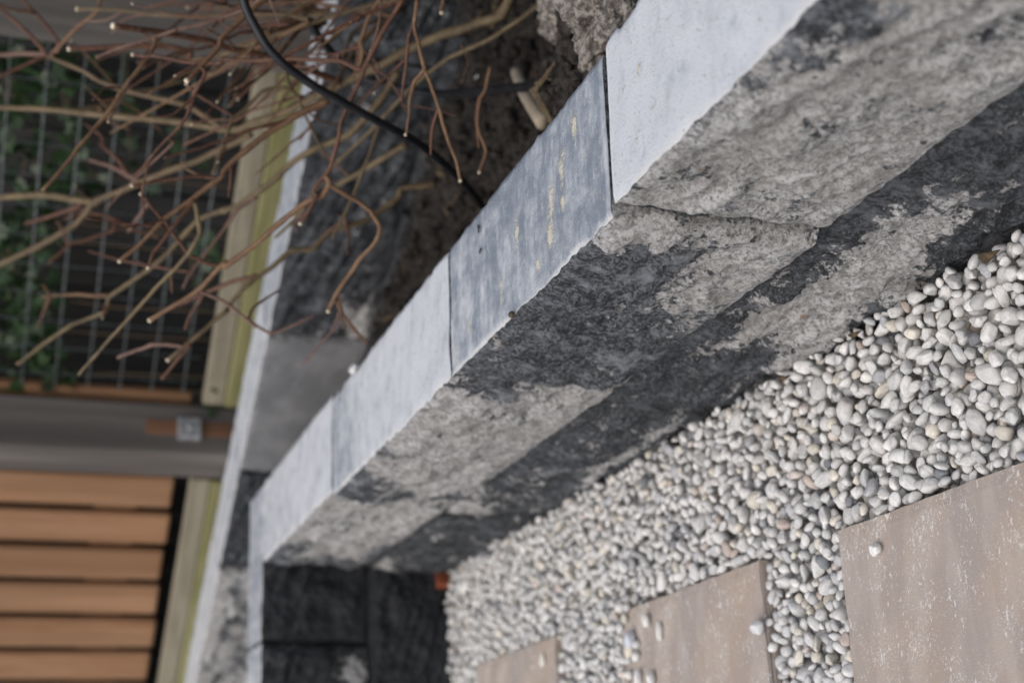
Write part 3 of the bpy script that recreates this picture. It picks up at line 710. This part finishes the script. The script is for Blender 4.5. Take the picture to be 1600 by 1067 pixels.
# ivy growing through the mesh
def leaf_mesh():
    out = [(0, -.1), (.28, -.22), (.62, .02), (.42, .22), (.5, .55), (.22, .5), (0, 1.0), (-.22, .5), (-.5, .55), (-.42, .22), (-.62, .02), (-.28, -.22)]
    vs = [(0, .2, .06)]+[(x, y, .10*abs(x)-.08*max(0, y-.5)) for x, y in out]; n_ = len(out)
    fs = [(0, 1+k, 1+(k+1) % n_) for k in range(n_)]
    return mesh_from('leaf', vs, fs, True, [M['leaf']])
LM = leaf_mesh()
def ivy(label, spots, seed):
    rg = np.random.default_rng(seed); t = tag(empty('ivy', FO, FA), label, 'ivy', 'ivy on the fence')
    for (x, y, rx, ry, n_, off) in spots:
        pts = []
        for k in range(n_):
            s_, z_ = fs_at(x+rg.normal()*rx, y+rg.normal()*ry, off)
            sc = rg.uniform(.013, .026); o_ = off+rg.normal()*.012
            o = bpy.data.objects.new('leaf', LM); COL.objects.link(o); o.parent = t
            o.matrix_local = Matrix.Translation((s_, o_, z_)) @ Matrix.Rotation(math.pi/2+rg.normal()*.5, 4, 'X') @ Matrix.Rotation(rg.uniform(-1.2, 1.2), 4, 'Y') @ Matrix.Rotation(math.pi+rg.normal()*.7, 4, 'Z') @ Matrix.Scale(sc, 4)
            pts.append((s_, o_, z_))
        pts.sort(key=lambda q: q[2])
        if len(pts) > 4:
            P_ = catmull([np.array([pts[0][0], off+.02, -.2])]+[np.array(q)+np.array([0, .008, 0]) for q in pts[::max(1, len(pts)//5)]], 4)
            V_, F_ = tube_vf(P_, np.full(len(P_), .0013), 6); link('vine', mesh_from('vine', V_, F_, True, [M['olive']]), t)
ivy('dark ivy hanging on the mesh beside the grey post', [(30, 420, 30, 60, 80, .05), (70, 560, 24, 34, 50, .05), (20, 520, 22, 60, 60, .05), (92, 606, 12, 8, 10, .03), (-30, 480, 30, 70, 60, .06)], 5)
ivy('green ivy leaves on the mesh behind the shrub tips', [(90, 120, 22, 45, 50, .06), (110, 260, 24, 50, 50, .08), (40, 290, 24, 50, 50, .07), (15, 150, 20, 50, 50, .06), (200, 180, 40, 60, 30, .12)], 6)
ivy('small green ivy spray low on the mesh over the kick board', [(318, 400, 14, 20, 16, .03), (318, 610, 10, 14, 8, .03)], 9)

# ------------------------------------------------------------------ black hoses
def hose(label, pts, r):
    P_ = catmull([at(x, y, d) if z is None else np.array([x, y, z]) for x, y, d, z in pts], 8)
    V_, F_ = tube_vf(P_, np.full(len(P_), r), 12); tag(link('garden_hose', mesh_from('garden_hose', V_, F_, True, [M['cable']])), label, 'hose', 'black hoses in the bed')
ex = at(400, -260, 1.30)
hose('thick black hose arching across the shrub down to the soil behind the wall', [(820, -330, 1.36, None), (560, -300, 1.30, None), (395, -150, 1.27, None), (378, -20, 1.27, None), (402, 48, 1.28, None), (434, 92, 1.29, None), (482, 129, 1.31, None), (532, 158, 1.33, None), (592, 191, 1.36, None), (650, 222, 1.40, None), (700, 262, 1.45, None), (738, 302, 1.50, None), (770, 345, 1.58, None), (800, 385, 1.68, None)], .0040)
hose('black hose behind the stems, lying over the soil towards the wall', [(640, -260, 1.63, None), (510, -160, 1.60, None), (468, -30, 1.60, None), (480, 25, 1.62, None), (500, 60, 1.63, None), (530, 95, 1.65, None), (562, 118, 1.66, None), (602, 134, 1.65, None), (650, 143, 1.64, None), (700, 147, 1.60, None), (760, 142, 1.50, None), (825, 136, 1.40, None), (890, 132, 1.30, None), (930, 132, 1.28, None)], .0048)

# ------------------------------------------------------------------ the pruned shrub
# traced in 400x350 tiles of the photograph shown 3.0475 times enlarged: tile origin, then points
Q = 3.0475; T1, T2, T3, T4, T5 = (0, 0), (350, 0), (700, 0), (0, 300), (350, 300)
def tp(T, *pts): return [(T[0]+x/Q, T[1]+y/Q) for x, y in pts]
ROOT_PX = (835, -95); root = on_z(*ROOT_PX, -.165); root[2] = float(soil_z(root[0], root[1]))-.01
rd = float((root-CAM)@FW)
shrub = tag(empty('pruned_shrub', root), 'bare pruned shrub with reddish brown twigs growing in the bed', 'shrub')
BR = []                                                    # every built branch: pixel path, depths, world path
def branch(px, dia0, dia1, d1, mat, d0=None, cut=False, name='branch', rooted=False):
    """px from the base outwards; dia in photo pixels; d0/d1 distance from the viewer at base and tip"""
    px = [tuple(p) for p in px]
    if d0 is None:                                         # spring from the nearest branch already built
        best = None
        for Bp in BR:
            dd = np.hypot(Bp[0][:, 0]-px[0][0], Bp[0][:, 1]-px[0][1]); k = int(np.argmin(dd))
            if best is None or dd[k] < best[0]: best = (dd[k], Bp[1][k], Bp[0][k])
        d0 = best[1]
        if 2 < best[0] < 60: px = [tuple(best[2])]+px
    ln = np.concatenate([[0], np.cumsum([math.hypot(px[k+1][0]-px[k][0], px[k+1][1]-px[k][1]) for k in range(len(px)-1)])]); ln /= ln[-1]
    W = [at(x, y, d0+(d1-d0)*t) for (x, y), t in zip(px, ln)]
    if rooted: W = [root+np.array([random.uniform(-.018, .018), random.uniform(-.018, .018), 0]), root*.55+W[0]*.45+np.array([0, 0, .02])]+W
    P_ = catmull(W, 7); n_ = len(P_)
    if len(W) > 2:
        Wl = np.array(W); tt = np.arange(n_)/7.0; k0 = np.minimum(tt.astype(int), len(W)-2); fr = (tt-k0)[:, None]; P_ = .5*P_+.5*(Wl[k0]*(1-fr)+Wl[k0+1]*fr)
    P_[1:-1] += (np.stack([fbm(np.arange(n_-2)*.22, k*9.0, len(BR)*3.7, 301, 2) for k in range(3)], 1)-.5)*.0022
    pj_ = project(P_); dep = pj_[:, 2]; BR.append((pj_[:, :2], dep, P_))
    seg = np.concatenate([[0], np.cumsum(np.linalg.norm(np.diff(P_, axis=0), axis=1))]); t = seg/seg[-1]
    R = (dia0+(dia1-dia0)*t)/2*(d0+(d1-d0)*t)/F_PX*(.86-.22*t)
    node = .045+.02*random.random(); ph = random.random()
    R = R*(1+.16*np.exp(-(((seg/node+ph) % 1-.5)/.09)**2)+.10*(fbm(seg*90, len(BR), 0, 303, 2)-.5))
    V_, F_ = tube_vf(P_, R, 9)
    o = link(name, mesh_from(name, [v-root for v in V_], F_, True, [M[mat]]), shrub)
    if cut:
        tdir = P_[-1]-P_[-2]; tdir /= np.linalg.norm(tdir); e_ = P_[-1]
        V2, F2x = tube_vf([e_-tdir*.0006, e_+tdir*.0012, e_+tdir*.0018], [R[-1]*1.06, R[-1]*1.04, R[-1]*.75], 9)
        link('cut_end', mesh_from('cut_end', [v-root for v in V2], F2x, True, [M['cut']]), o)
    return o
def rv(l): return l[::-1]
# main stems, rooted beyond the right-hand side of the upright picture
branch([(800, -12), (782, 23), (750, 36), (711, 49), (645, 74), (586, 108), (527, 135), (448, 174), (393, 194), (361, 203), (262, 189), (180, 182), (66, 171), (0, 169), (-60, 166)], 21, 12, 1.75, 'olive', 1.50, False, 'stem', True)
branch(tp(T2, (855, -30), (850, 0), (750, 170), (690, 280), (650, 370), (600, 480), (555, 590), (540, 680), (500, 810), (430, 900))+tp(T5, (440, 20), (400, 100), (365, 150)), 14, 9, 1.36, 'red', 1.34, True, 'stem', True)
branch(tp(T2, (925, -40), (920, 0), (905, 120), (930, 230), (955, 330), (1000, 440), (1030, 540), (1060, 640), (1110, 780), (1125, 860)), 14, 8, 1.30, 'tan', 1.28, True, 'stem', True)
branch(tp(T2, (745, -40), (740, 0), (690, 90), (655, 180), (655, 260), (640, 320)), 9, 10, 1.40, 'tan', 1.36, False, 'stem', True)
branch(tp(T2, (880, -30), (850, 0), (700, 60), (560, 125), (480, 170), (320, 250), (270, 285)), 10, 9, 1.33, 'red', 1.36, True, 'stem', True)
branch(tp(T2, (860, -35), (800, 5), (650, 40), (480, 90), (250, 170), (60, 240))+[(340, 88), (300, 95), (262, 92)], 13, 9, 1.55, 'olive', 1.5, False, 'stem', True)
branch(tp(T2, (240, -80), (210, -20), (110, 70), (0, 170))+tp(T1, (1040, 230), (960, 310), (890, 385)), 13, 12, 1.32, 'tan', 1.38, True, 'stem', True)
branch(tp(T1, (1300, -40), (1219, 15), (1150, 50), (1000, 105), (830, 145), (700, 190), (560, 235), (455, 275)), 12, 8, 1.40, 'pink', 1.42, False, 'stem', True)
branch([(690, -40), (692, -5), (690, 20)], 12, 9, 1.36, 'tan', 1.36, True, 'stem', True)
# limbs on them
branch(tp(T2, (830, 340), (750, 470), (600, 640), (430, 710), (330, 770), (230, 860), (100, 960), (0, 1010))+tp(T4, (1100, 75), (950, 130), (870, 210), (800, 290), (720, 360), (620, 430), (520, 500), (500, 570), (330, 640), (210, 720), (80, 820)), 14, 8, 1.72, 'olive', 1.58)
branch(tp(T4, (500, 495), (370, 490), (240, 495), (200, 500)), 8, 5, 1.72, 'tan'); branch(tp(T4, (240, 495), (215, 455), (205, 440)), 6, 4, 1.73, 'tan'); branch(tp(T4, (240, 495), (205, 580), (175, 655)), 7, 5, 1.72, 'red')
branch(tp(T2, (500, 480), (330, 560), (120, 700), (0, 810))+tp(T1, (1050, 840), (930, 945))+tp(T4, (780, 130), (670, 240), (570, 330)), 14, 9, 1.38, 'tan', 1.42, True)
branch(tp(T4, (920, 40), (830, 160), (760, 250), (730, 290), (705, 360)), 10, 7, 1.37, 'red', None, True)
branch(tp(T4, (930, 60), (940, 130), (950, 200), (900, 290), (830, 370), (700, 500), (560, 660), (460, 770), (375, 870)), 9, 7, 1.45, 'olive')
branch(tp(T2, (560, 395), (370, 320), (200, 265), (0, 225))+tp(T1, (1000, 200), (760, 155), (540, 125)), 13, 15, 1.40, 'red', None, True)
branch(tp(T2, (650, 335), (560, 295), (350, 280), (150, 290), (0, 287))+tp(T1, (1050, 300), (900, 300), (760, 272), (635, 262)), 9, 9, 1.40, 'red', None, True)
branch(tp(T1, (900, 245), (760, 220), (560, 225), (330, 235)), 11, 12, 1.50, 'red', None, True)
branch(tp(T2, (480, 75), (220, 75), (0, 80))+tp(T1, (1000, 85), (760, 75), (560, 50), (370, 45)), 8, 9, 1.62, 'olive', 1.58, True)
branch(tp(T1, (740, 200), (700, 285), (570, 450), (490, 570), (400, 670), (330, 760), (200, 910)), 9, 9, 1.36, 'tan')
branch(tp(T1, (1060, 615), (1000, 570), (880, 500), (620, 440), (480, 390), (400, 340), (220, 265)), 12, 10, 1.66, 'olive')
branch(tp(T1, (225, 262), (100, 258), (0, 262), (-60, 262)), 11, 10, 1.66, 'pink'); branch(tp(T1, (215, 270), (100, 320), (0, 365), (-60, 390)), 8, 7, 1.64, 'red')
branch(tp(T1, (215, 262), (190, 220), (60, 90), (-20, 25)), 9, 7, 1.64, 'red'); branch(tp(T1, (255, 250), (280, 210), (210, 110), (110, 0), (60, -60)), 8, 7, 1.62, 'red')
branch(tp(T1, (270, 245), (300, 205), (380, 125), (470, 50), (470, -30)), 9, 8, 1.62, 'tan')
branch(tp(T1, (620, 440), (720, 430), (880, 385)), 7, 6, 1.68, 'olive'); branch(tp(T1, (370, 525), (450, 508), (540, 488), (590, 470)), 8, 6, 1.74, 'olive')
branch(tp(T1, (980, 350), (930, 440), (900, 530), (850, 610), (760, 700), (700, 780), (640, 835)), 9, 6, 1.34, 'red')
branch(tp(T2, (320, 560), (150, 615), (0, 665))+tp(T1, (1000, 690), (900, 720), (780, 755)), 7, 6, 1.36, 'red')
branch(tp(T1, (1040, 850), (960, 840), (880, 845), (760, 860), (630, 885)), 7, 8, 1.36, 'red', None, True)
branch(tp(T1, (1200, 640), (1100, 690), (930, 770), (790, 820), (650, 880), (450, 960))+tp(T4, (410, 100), (350, 160), (180, 260), (0, 345), (-60, 375)), 12, 14, 1.82, 'olive', 1.70)
branch(tp(T1, (650, 860), (600, 830), (520, 790), (430, 765)), 10, 8, 1.76, 'pink'); branch(tp(T1, (600, 825), (560, 760), (475, 680)), 8, 7, 1.74, 'red')
branch(tp(T1, (460, 965), (400, 960), (200, 930), (0, 940), (-50, 945)), 14, 14, 1.85, 'olive'); branch(tp(T4, (380, 70), (250, 110), (120, 150)), 9, 8, 1.84, 'red')
branch(tp(T4, (410, 95), (520, 120), (640, 180), (760, 220)), 8, 6, 1.80, 'red')
branch(tp(T4, (1040, 352), (1000, 345), (900, 300), (840, 220), (790, 150), (720, 70), (672, 12)), 8, 7, 1.40, 'red', 1.44, True)
branch(tp(T2, (505, 870), (470, 930))+tp(T5, (400, 45), (300, 120), (150, 250), (0, 360))+tp(T4, (1080, 330), (950, 460), (830, 540), (715, 610)), 11, 11, 1.42, 'tan', None, True)
branch(tp(T2, (1000, 880), (910, 885), (840, 905))+tp(T5, (830, 25), (780, 65), (680, 130), (600, 160), (500, 190), (420, 270), (330, 275), (290, 300), (170, 400), (100, 450), (0, 580))+tp(T4, (1080, 560), (950, 670), (800, 800)), 12, 10, 1.52, 'olive', 1.60, True)
branch(tp(T4, (900, 730), (840, 800), (770, 890)), 8, 7, 1.54, 'red'); branch(tp(T4, (870, 735), (800, 725), (720, 730), (650, 755), (560, 790)), 8, 8, 1.54, 'pink')
branch(tp(T4, (940, 465), (1060, 520), (1150, 590), (1219, 640))+tp(T5, (100, 600), (210, 670), (250, 665), (350, 625), (430, 590)), 7, 6, 1.44, 'pink'); branch(tp(T5, (115, 605), (140, 550), (265, 470)), 6, 5, 1.44, 'red')
branch(tp(T2, (500, 880), (620, 945), (700, 1010))+tp(T5, (710, 110), (742, 165), (725, 230), (640, 330), (550, 460), (497, 565)), 9, 10, 1.42, 'tan', None, True)
branch(tp(T5, (540, 520), (570, 590), (680, 720)), 8, 8, 1.46, 'tan')
branch(tp(T2, (740, 600), (690, 740), (650, 850), (580, 1010))+tp(T5, (550, 150), (515, 225)), 7, 6, 1.50, 'olive', 1.50); branch(tp(T5, (580, 150), (595, 210), (590, 295)), 6, 6, 1.52, 'tan')
branch(tp(T2, (905, 125), (880, 180), (870, 300), (850, 450), (848, 480)), 8, 6, 1.29, 'red'); branch(tp(T2, (948, 335), (900, 400), (885, 500), (865, 640)), 8, 6, 1.30, 'tan', None, True); branch(tp(T2, (1022, 530), (990, 620), (985, 740)), 6, 5, 1.30, 'red')
branch(tp(T2, (690, 312), (770, 360), (830, 440), (870, 540)), 4, 3, 1.33, 'red'); branch(tp(T2, (850, 505), (1000, 520), (1110, 555)), 3, 2, 1.34, 'red')
branch(tp(T2, (320, 430), (270, 415), (180, 440), (90, 530), (35, 570))+tp(T1, (1100, 590), (1060, 700), (1010, 830)), 8, 7, 1.46, 'olive', 1.48); branch(tp(T1, (1115, 560), (1000, 490), (940, 450), (890, 405)), 6, 6, 1.46, 'red', None, True)
branch(tp(T2, (285, 320), (320, 420), (370, 510), (410, 600), (460, 700), (480, 760)), 7, 6, 1.54, 'olive', 1.48)
branch(tp(T2, (870, 690), (700, 790), (530, 890)), 13, 11, 1.72, 'olive', 1.66); branch(tp(T2, (420, 600), (300, 700), (150, 830)), 5, 4, 1.50, 'red', 1.48)
branch(tp(T3, (200, 320), (180, 420), (150, 480), (140, 600), (180, 720), (150, 820)), 7, 7, 1.40, 'tan', 1.40, True)
branch(tp(T3, (60, 210), (95, 300), (60, 400)), 3, 2, 1.42, 'red', 1.42)
branch(tp(T4, (1219, 20), (1130, 90), (1050, 200), (980, 290), (900, 400), (870, 460)), 8, 6, 1.62, 'pink'); branch(tp(T4, (1219, 400), (1100, 430), (1000, 470), (850, 540)), 9, 7, 1.62, 'red', 1.56)
branch(tp(T4, (960, 500), (900, 590), (880, 655)), 7, 6, 1.62, 'red'); branch(tp(T4, (530, 190), (400, 230), (330, 250), (230, 340)), 7, 6, 1.76, 'red'); branch(tp(T4, (322, 245), (300, 190), (270, 140)), 6, 5, 1.78, 'red')
branch(tp(T4, (900, 380), (700, 350), (560, 320), (420, 280)), 5, 4, 1.66, 'red', 1.6); branch(tp(T4, (710, 50), (660, 120), (610, 190)), 7, 6, 1.7, 'pink', 1.66)
branch(tp(T2, (1219, 460), (1205, 560), (1215, 680), (1213, 700)), 8, 6, 1.42, 'tan', 1.42)
branch([(905, -70), (870, -20), (820, 25), (770, 60), (700, 92), (640, 140), (585, 200), (520, 262), (470, 330), (430, 372)], 11, 8, 1.60, 'olive', 1.46, False, 'stem', True)

# short side shoots
rg = np.random.default_rng(77); host = [b_ for b_ in BR if len(b_[0]) > 20]
for k in range(46):
    b_ = host[int(rg.integers(len(host)))]; n_ = len(b_[0]); q = int(rg.integers(n_//4, n_-2)); p0 = b_[2][q]; x, y = b_[0][q]
    if not (20 < x < 640 and -20 < y < 520): continue
    td = b_[2][min(q+2, n_-1)]-b_[2][q-2]; td /= np.linalg.norm(td)+1e-9
    side = np.cross(td, rg.normal(size=3)); side /= np.linalg.norm(side)+1e-9
    dv = td*.75+side*rg.uniform(.5, .9)+np.array([0, 0, .15]); dv /= np.linalg.norm(dv); L_ = rg.uniform(.025, .075)
    P3 = [p0, p0+dv*L_*.5+rg.normal(size=3)*.003, p0+dv*L_+rg.normal(size=3)*.006]; pp = project(np.array(P3))
    if (pp[:, 0] > 640).any(): continue
    branch([tuple(v[:2]) for v in pp], rg.uniform(4, 6.5), rg.uniform(3, 4.5), float(pp[-1, 2]), ['red', 'red', 'tan', 'pink'][k % 4], float(pp[0, 2]), k % 5 == 0)

# finer shoots fanning out of the crown
rg = np.random.default_rng(91)
for k in range(64):
    sx, sy = rg.uniform(430, 700), rg.uniform(-45, 40)
    tx = sx-rg.uniform(90, 330); ty = sy+rg.uniform(-20, 330)*(.35+.65*rg.random())
    d0_, d1_ = rg.uniform(1.42, 1.66), rg.uniform(1.40, 1.75)
    n_ = int(rg.integers(4, 7)); pts = []
    bx, by = rg.normal()*18, rg.normal()*18
    for q in range(n_):
        u_ = q/(n_-1); pts.append((sx+(tx-sx)*u_+bx*math.sin(math.pi*u_)+rg.normal()*5, sy+(ty-sy)*u_**1.15+by*math.sin(math.pi*u_)+rg.normal()*5))
    if k < 22: branch(pts, rg.uniform(7, 10), rg.uniform(4, 6), d1_, ['red', 'tan', 'olive', 'red'][k % 4], d0_, k % 3 == 0, 'branch', sy < 0)
    else: branch(pts[n_//2:], rg.uniform(4.5, 7), rg.uniform(3, 4.5), d1_, ['red', 'tan', 'red', 'pink'][k % 4], None, k % 6 == 0)
